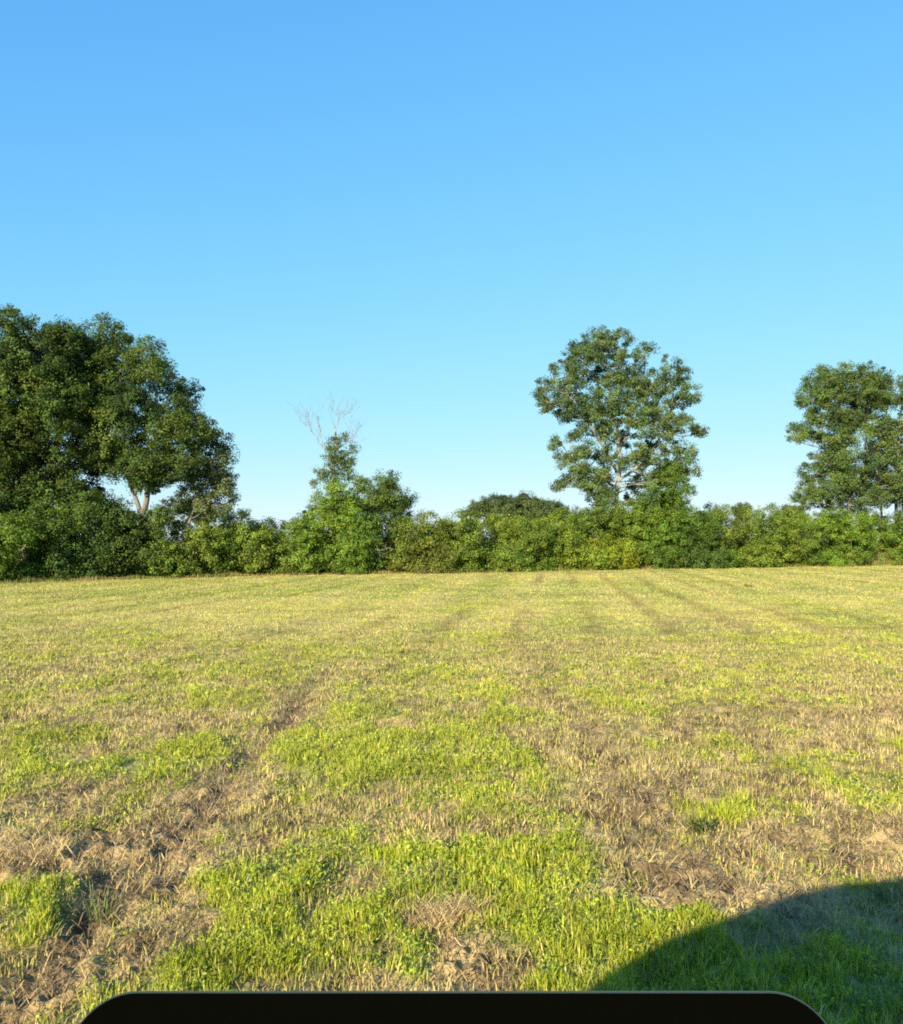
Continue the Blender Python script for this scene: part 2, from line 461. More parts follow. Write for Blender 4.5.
def tree(name, label, cat, px, d, lobes, trunk_pts, trunk_r, colours, bark, group=None, leaf=.11, dens=1.0, clump=.40, depth=3.0, jit=.25,
         twigs=60, limb_r=.09, per=46, dup=True, flat=.8, aspect=.62, zfork=None, spread=1.0, bare=(), limb_every=1, grow=1.0, dy0=0):
    reseed(label)
    base = at(px, 0, d); base[2] = 0
    root = empty(name, tuple(base), label, cat, group)
    xs = [l[0] for l in lobes]
    L3 = lobes_at(lobes, d, depth, (max(xs) - min(xs)) / 2 + 10, (max(xs) + min(xs)) / 2, dup, jit, grow=grow, dy0=dy0)
    crown, K = foliage(L3, root, 'crown', colours, leaf, dens, clump, aspect, per, flat, spread=spread)
    W = Wood()
    tips = []
    for pts in trunk_pts:
        p = []
        for (x, y, o) in pts:
            q = at(x, y, d); q[1] += o
            if y > 1000: q[2] = -.15
            p.append(q)
        p = np.array(p)
        t = np.linspace(0, len(p) - 1, 5 * len(p)); i = np.clip(t.astype(int), 0, len(p) - 2); f = (t - i)[:, None]
        pp = p[i] * (1 - f) + p[i + 1] * f
        for _ in range(2): pp[1:-1] = (pp[:-2] + 2 * pp[1:-1] + pp[2:]) / 4
        pp[1:-1] += rng.normal(size=(len(pp) - 2, 3)) * .035
        q = t / t[-1]
        first = pts is trunk_pts[0]
        ra = trunk_r * (1 if first else .62)
        W.tube(pp, ra * (1 - .72 * q) + (.5 * trunk_r * np.exp(-q * 14) if first else 0), 9)
        tips.append(pp)
    allp = np.concatenate(tips)
    hi = allp[allp[:, 2] > (zfork or np.percentile(allp[:, 2], 45))]
    for c, r in L3[::limb_every]:
        h = hi + np.array([0, 0, .45 * 1]) 
        dist = np.linalg.norm(hi - np.array(c), axis=1) + 1.2 * np.maximum(0, hi[:, 2] - c[2] + .3)
        a = hi[np.argmin(dist + rng.random(len(hi)) * .6)]
        p = W.limb(a, c, limb_r * rng.uniform(.6, 1.1), .022, rng.uniform(-.02, .14), .06, 9, 6)
        nk = K[np.argsort(np.linalg.norm(K - np.array(c), axis=1))[:14]]
        for q in nk[rng.permutation(len(nk))[:max(1, twigs // max(1, len(L3)))]]:
            W.limb(p[rng.integers(4, 9)], q, .022, .007, 0, .06, 5, 4)
    for a, b in bare:
        W.limb(at(*a[:2], d) + np.array([0, a[2], 0]), at(*b[:2], d) + np.array([0, b[2], 0]), .05, .01, 0, .06, 8, 5)
    W.build('trunk', bark, root)
    return root

OAK = [(.034, .060, .014), (.046, .074, .016), (.028, .052, .016), (.055, .078, .018)]
POP = [(.054, .086, .032), (.064, .096, .034), (.042, .070, .028), (.078, .104, .036)]
RGT = [(.064, .098, .030), (.078, .112, .034), (.052, .082, .028)]

tree('broadleaf_tree', 'dense dark green tree at the far left, tallest of all, cut by the edge', 'tree', 30, 40.5,
     [(20, 337, 36, 30), (58, 343, 30, 30), (-25, 345, 40, 35), (82, 368, 26, 32), (40, 385, 45, 35), (-8, 392, 45, 40), (74, 412, 26, 32), (30, 435, 42, 35),
      (-40, 430, 45, 45), (0, 470, 40, 30), (52, 465, 32, 28), (80, 448, 12, 20), (20, 500, 40, 25), (66, 490, 20, 20), (86, 482, 12, 14), (98, 500, 14, 10), (-65, 390, 40, 50), (35, 320, 18, 12), (66, 336, 20, 20), (30, 360, 30, 24), (10, 420, 30, 28), (60, 385, 24, 24), (74, 326, 14, 12), (84, 332, 14, 14)],
     [[(35, 1100, 0), (36, 520, 0), (30, 440, .2), (34, 350, 0)], [(36, 510, 0), (62, 440, -.4), (72, 370, -.3)], [(35, 505, 0), (5, 440, .5), (-10, 370, .4)]],
     .34, OAK, M_BARK_D, leaf=.095, dens=.98, clump=.38, per=92, jit=.20, depth=3.4, zfork=4.0, dy0=14)
tree('broadleaf_tree', 'dark green spreading tree with pale forked trunk right of the tallest tree', 'tree', 142, 41.5,
     [(108, 342, 24, 22), (145, 353, 20, 20), (168, 373, 18, 15), (120, 376, 30, 25), (153, 396, 27, 21), (188, 406, 16, 14), (132, 420, 28, 24), (174, 425, 26, 19),
      (206, 428, 18, 18), (126, 455, 18, 18), (165, 455, 26, 16), (198, 452, 20, 13), (118, 440, 14, 14), (150, 474, 13, 9), (182, 470, 18, 8), (100, 385, 18, 20), (97, 425, 14, 14), (108, 448, 12, 10), (150, 455, 18, 12), (92, 452, 12, 12), (88, 350, 14, 16)],
     [[(142, 1100, 0), (142, 518, 0), (151, 482, -.1), (158, 420, 0), (150, 365, 0)], [(142, 516, 0), (132, 484, -.3), (124, 430, -.3), (116, 360, -.2)], [(154, 462, 0), (176, 436, -.6), (202, 428, -.5)]],
     .18, OAK, M_BARK_P, leaf=.092, dens=.90, clump=.36, per=90, jit=.20, depth=2.7, grow=1.02, dy0=9, zfork=3.2, bare=[((152, 478, -.1), (196, 455, -1.2)), ((126, 560, -.6), (180, 498, -1.3))])
tree('willow_sapling', 'thin grey-green sapling leaning out under the forked tree at the hedge', 'tree', 200, 42.0,
     [(214, 470, 15, 10), (226, 488, 11, 10), (200, 492, 16, 10), (183, 502, 14, 10), (206, 508, 14, 7), (232, 502, 5, 6), (222, 458, 8, 6)],
     [[(176, 1100, 0), (190, 520, -.2), (208, 485, -.3), (218, 465, -.2)]],
     .07, [(.085, .11, .055), (.10, .12, .06), (.07, .10, .045)], M_BARK_P, leaf=.11, dens=1.0, depth=1.0, clump=.30, grow=1.15, limb_r=.03, aspect=.4, zfork=2.2)
tree('poplar_tree', 'tall open-crowned tree with pale branches rising from the middle right of the hedge', 'tree', 617, 55.0,
     [(598, 337, 15, 11), (580, 350, 13, 11), (615, 348, 17, 12), (588, 364, 22, 11), (640, 360, 11, 9), (624, 372, 18, 10), (660, 372, 14, 11), (678, 378, 9, 9),
      (562, 377, 14, 8), (545, 389, 10, 8), (545, 404, 6, 9), (575, 395, 22, 11), (608, 392, 22, 11), (645, 390, 22, 11), (680, 394, 11, 9), (692, 400, 5, 5),
      (565, 412, 8, 8), (592, 412, 20, 9), (625, 410, 20, 11), (658, 411, 17, 10), (698, 428, 8, 6), (684, 420, 9, 7), (660, 430, 18, 10), (632, 432, 14, 8),
      (604, 430, 14, 7), (576, 430, 7, 6), (570, 455, 9, 8), (582, 467, 11, 8), (572, 478, 9, 6), (560, 483, 4, 4), (600, 474, 10, 8), (648, 460, 12, 8),
      (674, 449, 11, 8), (685, 462, 9, 6), (692, 470, 5, 4), (640, 480, 10, 8), (606, 488, 10, 6), (655, 476, 12, 8), (555, 440, 5, 5), (634, 452, 9, 8), (588, 450, 8, 7), (600, 498, 12, 6), (640, 496, 12, 6), (592, 484, 10, 6), (606, 454, 10, 8), (614, 468, 8, 6), (668, 470, 9, 8)],
     [[(618, 1100, 0), (617, 490, 0), (621, 455, 0), (617, 425, 0), (612, 395, .2), (604, 335, 0)], [(618, 482, 0), (648, 458, -.4), (668, 420, -.5), (676, 380, -.4)],
      [(618, 475, 0), (596, 436, -.5), (572, 400, -.6)], [(620, 450, 0), (636, 410, -.2), (646, 365, -.2)], [(618, 488, 0), (594, 470, .5), (575, 462, .5)]],
     .15, POP, M_BARK_W, leaf=.10, dens=.64, depth=2.6, clump=.34, per=80, zfork=3.6, limb_r=.045, twigs=110, spread=1.0, grow=1.06, dy0=2, jit=.22)
tree('poplar_tree', 'upright grey-green tree with visible pale stems near the right picture edge', 'tree', 848, 62.5,
     [(820, 372, 13, 10), (840, 368, 14, 8), (860, 371, 13, 9), (825, 386, 17, 12), (850, 385, 17, 12), (812, 392, 7, 7), (866, 392, 13, 11),
      (820, 408, 12, 8), (845, 408, 16, 11), (868, 412, 13, 12), (810, 420, 9, 7), (800, 431, 5, 4), (824, 431, 13, 9), (850, 430, 16, 10),
      (832, 450, 16, 10), (856, 454, 17, 12), (822, 464, 15, 10), (845, 470, 18, 11), (878, 374, 12, 9), (876, 398, 11, 12), (880, 445, 13, 13), (876, 480, 14, 10), (812, 481, 12, 7), (832, 488, 18, 8), (860, 488, 18, 9), (806, 492, 8, 5)],
     [[(848, 1100, 0), (850, 505, 0), (846, 450, 0), (838, 380, 0)], [(849, 500, 0), (866, 462, -.5), (862, 400, -.5)], [(848, 495, 0), (828, 455, .4), (822, 400, .3)]],
     .20, RGT, M_BARK_P, leaf=.105, dens=.85, depth=2.5, clump=.38, per=84, zfork=3.6, twigs=100, spread=1.0, grow=1.08, limb_r=.06, dy0=7, jit=.2)
tree('poplar_tree', 'thin pale-stemmed tree at the right edge, partly out of the picture', 'tree', 896, 63.5,
     [(893, 376, 9, 8), (906, 392, 12, 12), (886, 392, 8, 7), (900, 420, 11, 10), (884, 434, 8, 9), (898, 450, 14, 10), (915, 430, 16, 16), (884, 470, 13, 10), (906, 472, 16, 12),
      (895, 492, 16, 8), (922, 395, 14, 18), (930, 460, 16, 20), (920, 490, 16, 10)],
     [[(897, 1100, 0), (896, 500, 0), (900, 440, 0), (906, 385, 0)], [(880, 1100, -.5), (878, 495, -.5), (872, 460, -.6), (884, 420, -.4), (890, 380, -.3)], [(896, 490, 0), (915, 450, .3), (925, 400, .3)]],
     .15, RGT, M_BARK_W, leaf=.105, dens=.75, depth=2.2, clump=.38, per=84, zfork=3.4, twigs=80, spread=1.0, grow=1.1, limb_r=.05, dy0=5, jit=.2)

# dead tree with ivy
def dead_tree():
    reseed('half-dead')
    d = 48.5
    b = at(335, 0, d); b[2] = 0
    root = empty('dead_tree', tuple(b), 'half-dead tree with bare bleached twigs above an ivy-covered stem', 'tree')
    W = Wood()
    def P(x, y, o=0): q = at(x, y, d); q[1] += o; return q
    main = [P(336, 569), P(336, 520), P(333, 470), P(336, 440, .1), P(334, 425, .1)]
    main[0][2] = -.15
    W.tube(np.array(main), [.15, .12, .08, .05, .03], 8)
    limbs = [((333, 475), (322, 447), .038), ((322, 447), (312, 432), .026), ((312, 432), (300, 422), .018), ((334, 440), (338, 418), .03), ((336, 450), (350, 442), .028), ((350, 442), (357, 428), .016),
             ((338, 420), (330, 408), .015), ((338, 420), (350, 411), .015), ((322, 447), (318, 416), .02), ((312, 432), (306, 414), .014), ((345, 470), (352, 440), .035)]
    ends = []
    for a, c, r in limbs:
        o = rng.uniform(-.5, .5)
        p = W.limb(P(*a), P(*c, o), r, r * .45, 0, .07, 8, 6); ends.append((p, r))
    for p, r in ends:
        for k in range(7):
            s = p[rng.integers(3, 8)]
            q = s + np.array([rng.normal() * .42, rng.normal() * .42, rng.uniform(.3, 1.0)])
            t = W.limb(s, q, .009, .003, -.05, .10, 6, 4)
            for j in range(3):
                s2 = t[rng.integers(2, 6)]
                W.limb(s2, s2 + np.array([rng.normal() * .22, rng.normal() * .22, rng.uniform(.1, .5)]), .005, .002, 0, .1, 4, 4)
    W.build('trunk', M_BARK_W, root)
    L = lobes_at([(336, 446, 10, 8), (342, 438, 6, 5), (330, 462, 9, 9), (346, 458, 9, 8), (334, 476, 12, 8), (354, 448, 5, 4), (322, 474, 6, 5), (314, 482, 4, 4), (350, 472, 8, 6), (340, 466, 8, 8)], d, .8, 30, 336)
    foliage(L, root, 'ivy', [(.070, .105, .036), (.060, .092, .030), (.085, .115, .042)], .085, .75, .26, per=36)
dead_tree()

# ------------------------------------------------------------------ the bushes of the hedge, left to right
BG = [(.080, .128, .020), (.066, .110, .018)]
BD = [(.048, .082, .018), (.040, .070, .018), (.060, .092, .022)]
BM = [(.090, .130, .022), (.078, .116, .020), (.102, .136, .024)]
BB = [(.100, .155, .020), (.085, .135, .022)]
BY = [(.130, .165, .022), (.108, .148, .022), (.096, .134, .022)]
BL = [(.185, .205, .018), (.15, .18, .02)]
BR = [(.108, .118, .030), (.096, .116, .026), (.084, .114, .024)]

def bush(label, px, off, lobes, colours, leaf=.085, dens=.98, clump=.32, depth=1.5, per=70, aspect=.62, dup=True):
    reseed(label)
    d = hd(px) + off
    base = at(px, 0, d); base[2] = 0
    root = empty('bush', tuple(base), label, 'bush', 'bushes of the hedge along the field')
    xs = [l[0] for l in lobes]
    # each lobe keeps to the slanting hedge line
    L3 = []
    for l in lobes:
        dl = hd(l[0]) + off
        L3 += lobes_at([l], dl, depth, 40, l[0], dup, jit=.32, grow=1.04, dy0=7)
    if off < 2:
        for x in np.arange(min(xs) - 4, max(xs) + 8, 12):
            dl = hd(x) + off
            L3 += lobes_at([(x, HOR + CAM_H * FPX / dl - 9, 12, 11)], dl, .9, 40, x, dup)
    fo, K = foliage(L3, root, 'foliage', colours, leaf, dens, clump, aspect, per)
    W = Wood()
    for k in range(7):
        c, r = L3[rng.integers(len(L3))]
        s = np.array([c[0] * .75 + base[0] * .25 + rng.normal() * .3, c[1] + rng.normal() * .3, -.1])
        p = W.limb(s, np.array(c) + np.array([0, 0, r[2] * .4]), .035, .010, -.05, .06, 8, 5)
        for q in K[np.argsort(np.linalg.norm(K - np.array(c), axis=1))[:9:3]]: W.limb(p[5], q, .010, .004, 0, .06, 5, 4)
    W.build('stem', M_BARK_D, root)
    return root

bush('fresh green bush with drooping leafy front at the left picture edge', 18, 1.2, [(18, 562, 18, 20), (26, 540, 18, 18), (10, 530, 20, 16), (44, 528, 16, 16), (-25, 545, 30, 34), (-60, 540, 30, 38)], BG)
bush('big dark green bush under the tall dark tree at the left', 75, 1.6, [(60, 560, 24, 20), (58, 528, 22, 20), (85, 515, 24, 20), (100, 548, 22, 26), (75, 545, 24, 22), (105, 522, 20, 20), (40, 512, 22, 16), (95, 500, 14, 12)], BD + [BG[1]])
bush('dark bush with bare grey stems below the forked trunk', 135, 1.5, [(132, 556, 18, 22), (128, 525, 20, 18), (150, 530, 18, 20), (150, 556, 14, 18), (165, 520, 14, 12), (128, 511, 14, 9), (158, 508, 14, 9)], BD)
bush('olive green bush low in front of the sapling, left of the bright tall bush', 205, 1.5, [(172, 550, 22, 22), (200, 545, 24, 24), (228, 547, 24, 21), (215, 530, 20, 13), (185, 560, 22, 14), (250, 550, 20, 20), (240, 529, 14, 8)], BM)
bush('lower brownish olive bush with a dark hollow at its foot beside the bright round bush', 272, 1.5, [(262, 545, 18, 26), (280, 545, 18, 26), (272, 528, 18, 12), (292, 550, 14, 22), (250, 556, 14, 15)], BM + BR)
bush('bright green round bush below the half-dead tree', 338, 1.1, [(338, 500, 26, 17), (320, 515, 26, 18), (360, 515, 26, 20), (312, 545, 26, 26), (345, 545, 30, 28), (375, 545, 24, 26), (304, 520, 12, 14), (340, 488, 14, 8)], BB + BG)
bush('tall grey-green bush with a leafy domed top right of the half-dead tree', 385, 2.4, [(384, 478, 14, 10), (372, 492, 14, 10), (396, 492, 14, 12), (388, 510, 22, 16), (366, 482, 8, 8), (404, 503, 10, 10)], BD + BM)
bush('brown-tinged bush with reddish shoots right of the grey-green domed bush', 428, 1.3, [(428, 525, 24, 13), (408, 530, 20, 20), (450, 531, 22, 14), (420, 552, 24, 20), (445, 552, 22, 20), (400, 555, 18, 18), (464, 526, 12, 7)], BR + BM)
bush('green bush with dark gaps low in it below the distant wood', 488, 1.2, [(475, 545, 22, 18), (500, 548, 22, 18), (488, 558, 24, 14), (512, 555, 16, 16), (465, 552, 14, 18)], BM + BG)
bush('yellow-green bush top behind the green bush, in front of the distant wood', 510, 2.8, [(490, 524, 18, 8), (515, 521, 20, 8), (540, 520, 18, 9), (560, 521, 16, 9), (525, 534, 30, 14), (470, 524, 12, 7)], BY)
bush('yellow-green arching bush right of the green bush with dark gaps', 548, 1.2, [(540, 540, 20, 22), (560, 535, 20, 20), (552, 556, 22, 15), (575, 545, 18, 20), (530, 558, 14, 12)], BY + BG)
bush('lime yellow bush, brightest of the hedge, below the open-crowned tree', 612, .9, [(605, 550, 15, 17), (621, 546, 10, 15), (612, 558, 18, 12), (592, 540, 14, 14)], BL + BY)
bush('mid green bush around the foot of the open-crowned tree', 602, 2.6, [(585, 518, 18, 12), (605, 512, 18, 14), (625, 512, 18, 16), (600, 530, 26, 16), (635, 530, 20, 18), (572, 525, 10, 10)], BM + BB)
bush('tall peaked green bush right beside the trunk of the open-crowned tree', 668, 1.6, [(670, 468, 11, 14), (664, 490, 18, 14), (682, 505, 18, 14), (660, 520, 26, 18), (690, 522, 20, 16), (650, 510, 14, 12), (675, 488, 12, 10), (644, 545, 18, 20), (671, 460, 7, 9), (690, 516, 18, 14), (655, 525, 18, 14), (640, 520, 14, 12)], [(.070, .118, .018)])
bush('dark green low spreading bush under the tall peaked bush', 690, .9, [(665, 545, 20, 18), (690, 548, 24, 17), (715, 545, 20, 18), (680, 556, 24, 11), (708, 556, 18, 10), (656, 556, 12, 10), (705, 530, 20, 14), (680, 530, 20, 14)], BD + BG)
bush('olive bush between the low dark bush and the upright tree', 750, 1.3, [(725, 525, 18, 14), (745, 525, 20, 16), (768, 525, 20, 16), (740, 546, 22, 18), (765, 546, 20, 18), (785, 530, 18, 18), (752, 510, 12, 6), (718, 512, 8, 8), (785, 550, 18, 15)], BM)
bush('bright leafy bush in front of the upright tree at the right', 828, 1.2, [(808, 528, 20, 16), (830, 522, 22, 14), (850, 525, 20, 16), (815, 548, 20, 16), (842, 546, 22, 16), (828, 512, 16, 7), (800, 552, 14, 12)], BG + BB)
bush('green bush with grass at its foot at the right picture edge', 885, 1.3, [(872, 518, 18, 14), (893, 520, 20, 16), (915, 520, 20, 18), (880, 542, 20, 16), (902, 545, 20, 14), (925, 545, 20, 16), (950, 530, 24, 28)], BG + BM)
# small saplings standing above the hedge
bush('small upright sapling sticking out above the hedge right of the peaked bush', 712, 3.5, [(714, 508, 6, 8), (712, 520, 6, 8)], BD, dens=.8, depth=.4)
bush('small rounded bush top showing above the hedge left of the upright tree', 782, 4.5, [(780, 505, 9, 5), (795, 504, 5, 4), (784, 515, 12, 8)], BM, dens=.8, depth=.8)

# ------------------------------------------------------------------ far trees
def far_wood(name, label, d, lobes, kind=None, cat='tree', colr=[(.045, .065, .028), (.055, .075, .03), (.038, .056, .026)]):
    b = at(np.mean([l[0] for l in lobes]), 0, d); b[2] = 0
    root = empty(name, tuple(b), label, cat)
    if kind: root['kind'] = kind
    L3 = lobes_at(lobes, d, 8 if kind else 3, 60, b[0] / d * FPX + 451.5, jit=.12, dy0=2)
    foliage(L3, root, 'crown', colr, .62 * d / 400, 1.0, 1.7 * d / 400, per=60)
    W = Wood()
    for c, r in L3[::2]:
        W.limb((c[0], c[1], -.5), (c[0] + r[0] * .2, c[1], c[2]), .35, .12, 0, .03)
    W.build('trunk', M_BARK_D, root)
    return root
far_wood('distant_wood', 'distant dark wood with a rounded skyline above the hedge middle', 420,
         [(480, 504, 9, 7), (492, 503, 12, 7), (508, 503, 12, 7), (522, 502, 14, 8), (538, 504, 12, 7), (552, 507, 12, 6), (562, 510, 8, 4), (500, 512, 26, 9), (540, 514, 26, 8), (474, 510, 6, 8)], 'stuff', 'wood')
far_wood('round_tree', 'distant small round tree on the skyline right of the peaked bush', 300, [(741, 506, 7, 4), (746, 506, 6, 4), (736, 508, 5, 3), (742, 514, 7, 7)])
far_wood('round_tree', 'distant pale bushy tree on the skyline at the foot of the upright tree', 260, [(800, 507, 8, 5), (790, 510, 8, 5), (796, 516, 10, 7)], colr=[(.07, .09, .03), (.06, .08, .03)])
far_wood('round_tree', 'distant dark tree seen through the gap under the forked tree', 160, [(205, 512, 16, 8), (190, 508, 10, 8), (242, 512, 6, 5), (225, 514, 8, 6)], colr=[(.045, .07, .035), (.04, .06, .03)])

# ------------------------------------------------------------------ grass
reseed('grass')
def sample_band(y0, y1, dens, half=.64, extra=2.0):
    a = (half * (y0 + y1) / 2 + extra) * 2 * (y1 - y0)
    n = int(a * dens)
    y = rng.uniform(y0, y1, n); x = rng.uniform(-1, 1, n) * (half * y + extra)
    return x, y

def blades(x, y, z, h, wd, lean, colr, az=None, curl=.4):
    """tapered bent blades, three triangles each"""
    n = len(x)
    fa = rng.uniform(0, 2 * math.pi, n)                       # facing
    la = rng.uniform(0, 2 * math.pi, n) if az is None else az
    s = np.stack([np.cos(fa), np.sin(fa), np.zeros(n)], 1)
    ld = np.stack([np.cos(la), np.sin(la), np.zeros(n)], 1)
    B = np.stack([x, y, z], 1)
    up = np.array([0, 0, 1.])
    M = B + (up * np.cos(lean * .5)[:, None] + ld * np.sin(lean * .5)[:, None]) * (h * .55)[:, None]
    T = M + (up * np.cos(lean * (1 + curl))[:, None] + ld * np.sin(lean * (1 + curl))[:, None]) * (h * .45)[:, None]
    W = s * wd[:, None]
    V = np.stack([B - W * .5, B + W * .5, M - W * .42, M + W * .42, T], 1).reshape(-1, 3)
    i = np.arange(n)[:, None] * 5
    F = np.concatenate([i + [[0, 1, 3]], i + [[0, 3, 2]], i + [[2, 3, 4]]], 0)
    return V, F, np.repeat(colr, 5, 0)

def merge(parts):
    V, F, C, n = [], [], [], 0
    for v, f, c in parts:
        V.append(v); F.append(f + n); C.append(c); n += len(v)
    return np.concatenate(V), np.concatenate(F), np.concatenate(C)

BANDS = [(1.7, 2.6, 3200, 1.0), (2.6, 4.2, 5200, 1.0), (4.2, 6.5, 3300, 1.1), (6.5, 10, 2200, 1.15), (10, 16, 1150, 1.45), (16, 26, 500, 2.0), (26, 44, 130, 4.0), (44, 62, 60, 5.5)]
LIME = np.array([.430, .480, .020]); MID = np.array([.260, .335, .022]); OLV = np.array([.335, .325, .075]); YEL = np.array([.55, .505, .115]); STR = np.array([.58, .43, .19]); DRK = np.array([.07, .11, .03])

def edge_d(x):                      # field edge in depth for a given x
    px = np.array(HD_PX, float); dd = np.array(HD_D); xs = (px - 451.5) / FPX * dd
    return np.interp(x, xs, dd)

def build_grass():
    G, D, Lt = [], [], []
    for y0, y1, dens, wmul in BANDS:
        farf = sstep(6, 22, np.array([(y0 + y1) / 2]))[0]
        # --- green tufts
        per = 9
        tx, ty = sample_band(y0, y1, dens / per * 2.0)
        g, b, tr = masks(tx, ty)
        n4 = fbm(tx * 9, ty * 7, 17, 2)
        keep = (rng.random(len(tx)) < np.clip((g * 1.25 - .12) * np.clip(1 + 4.2 * (n4 - .52), .08, 1.6), 0, 1) * (1 - .75 * b) * (1 - tr)) & (ty < edge_d(tx) + .5)
        tx, ty, g = tx[keep], ty[keep], g[keep]
        idx = np.repeat(np.arange(len(tx)), rng.integers(6, 17, len(tx)))
        n = len(idx)
        a = rng.uniform(0, 2 * math.pi, n); rr = np.abs(rng.normal(0, .028, n)) * wmul ** .5
        x = tx[idx] + np.cos(a) * rr; y = ty[idx] + np.sin(a) * rr
        hv = (.018 + .046 * np.clip(g, 0, 1.1)[idx] ** 1.3) * rng.uniform(.55, 1.3, n) * rng.uniform(.75, 1.25, len(tx))[idx] * (1 - .35 * farf)
        mix = rng.random(len(tx))[idx] * .6 + rng.random(n) * .4
        gg = np.clip(g[idx], 0, 1)
        c = MID + (LIME - MID) * mix[:, None]
        c = c + (OLV - c) * (np.clip(1.1 - gg + .5 * sstep(5, 11, y), 0, .94) * rng.uniform(.4, 1, n))[:, None]
        dry = rng.random(n) < .24 + .15 * sstep(5, 12, y)
        c[dry] = YEL
        tn, ln = tone(x, y)
        c = c + (YEL * .95 - c) * (farf * (.6 * (1 - tn)))[:, None]
        c = c * (1 - farf * ln[:, None] * np.array([.34, .40, .34]))
        c = c * rng.uniform(.75, 1.25, (n, 1)) * rng.uniform(.7, 1.25, (len(tx), 1))[idx]
        G.append(blades(x, y, height(x, y) - .005, hv, rng.uniform(.003, .0058, n) * wmul, np.abs(rng.normal(.46, .34, n)), c, a))
        # --- dry standing stubble
        x, y = sample_band(y0, y1, dens * .85)
        g, b, tr = masks(x, y)
        keep = (rng.random(len(x)) < np.clip(.80 - .5 * g - .85 * b, .03, 1) * (1 - .8 * tr)) & (y < edge_d(x) + .5)
        x, y, g = x[keep], y[keep], g[keep]; n = len(x)
        m = fbm(x * 1.3, y * .9, 91, 3)
        mm = np.clip(.5 + 2.0 * (m - .5) + rng.normal(0, .3, n), 0, 1)
        c = YEL + (STR - YEL) * mm[:, None]
        ol = rng.random(n) < .42 + .35 * np.clip(g, 0, 1)
        c[ol] = OLV * rng.uniform(.6, 1.2, (ol.sum(), 1))
        tn, ln = tone(x, y)
        c = c + (OLV * 1.15 - c) * (farf * .75 * tn)[:, None]
        c = c * (1 - farf * ln[:, None] * np.array([.34, .40, .34]))
        c = c * (1 + rng.uniform(-.35, .2, (n, 1)) * (1 - .6 * farf))
        D.append(blades(x, y, height(x, y) - .005, rng.uniform(.02, .065, n) * (1 + .3 * (m - .5)), rng.uniform(.0028, .0055, n) * wmul, np.abs(rng.normal(.35, .35, n)), c))
        # --- cut straw lying about
        x, y = sample_band(y0, y1, dens * .55)
        g, b, tr = masks(x, y)
        keep = (rng.random(len(x)) < np.clip(.10 + .50 * b - .3 * g, .03, 1) * (1 - .25 * tr)) & (y < edge_d(x) + .3)
        x, y, b = x[keep], y[keep], b[keep]; n = len(x)
        c = STR * .9 + (np.array([.20, .135, .07]) - STR * .9) * (rng.random(n) ** .9)[:, None]
        c = c * rng.uniform(.7, 1.25, (n, 1))
        Lt.append(blades(x, y, height(x, y) + rng.uniform(.002, .03, n), rng.uniform(.04, .13, n), rng.uniform(.003, .006, n) * wmul, rng.normal(1.50, .12, n), c, None, .05))
    o = mesh_np('green_grass', *merge(G)[:2], M_GRASS, None, merge(G)[2]); tag(o, 'fresh lime green grass growing in tufts and patches across the field', 'grass', None, 'stuff')
    m = merge(D); o = mesh_np('dry_grass', m[0], m[1], M_STRAW, None, m[2]); tag(o, 'short yellow dry stubble standing across the field', 'grass', None, 'stuff')
    m = merge(Lt); o = mesh_np('straw_litter', m[0], m[1], M_STRAW, None, m[2]); tag(o, 'loose cut straw lying on the bare brown patches', 'straw', None, 'stuff')
build_grass()

def build_leafy():
    Ps, Ss, Cs = [], [], []
    for y0, y1, dens, sz in ((2.6, 4.2, 5200, .015), (4.2, 6.5, 2900, .018), (6.5, 10, 1100, .024), (10, 16, 350, .034)):
        x, y = sample_band(y0, y1, dens)
        g, b, tr = masks(x, y)
        n5 = fbm(x * 4, y * 3, 19, 3); n6 = fbm(x * 14, y * 14, 20, 2)
        keep = rng.random(len(x)) < np.clip(.10 + 1.1 * g + 2.4 * (n5 - .55) - .5 * b, 0, 1) * sstep(.40, .58, n6)
        x, y, g, n6 = x[keep], y[keep], g[keep], n6[keep]; n = len(x)
        z = height(x, y) + rng.uniform(.004, .020 + .05 * np.clip(g, 0, 1)) * (.5 + n6)
        t = rng.random((n, 1))
        c = np.array([.17, .25, .03]) * (1 - t) + np.array([.36, .43, .035]) * t
        dk = rng.random(n) < .15; c[dk] = [.09, .15, .045]
        Ps.append(np.stack([x, y, z], 1)); Ss.append(sz * rng.uniform(.6, 1.5, n)); Cs.append(c * rng.uniform(.75, 1.2, (n, 1)))
    P = np.concatenate(Ps)
    N = unit(rng.normal(size=P.shape) * .55 + np.array([-.15, -.5, .75]))
    o = leaf_mesh('leafy_weeds', P, N, np.concatenate(Ss), .55, np.concatenate(Cs), None)
    tag(o, 'low small-leaved weeds growing among the grass', 'weeds', None, 'stuff')
build_leafy()

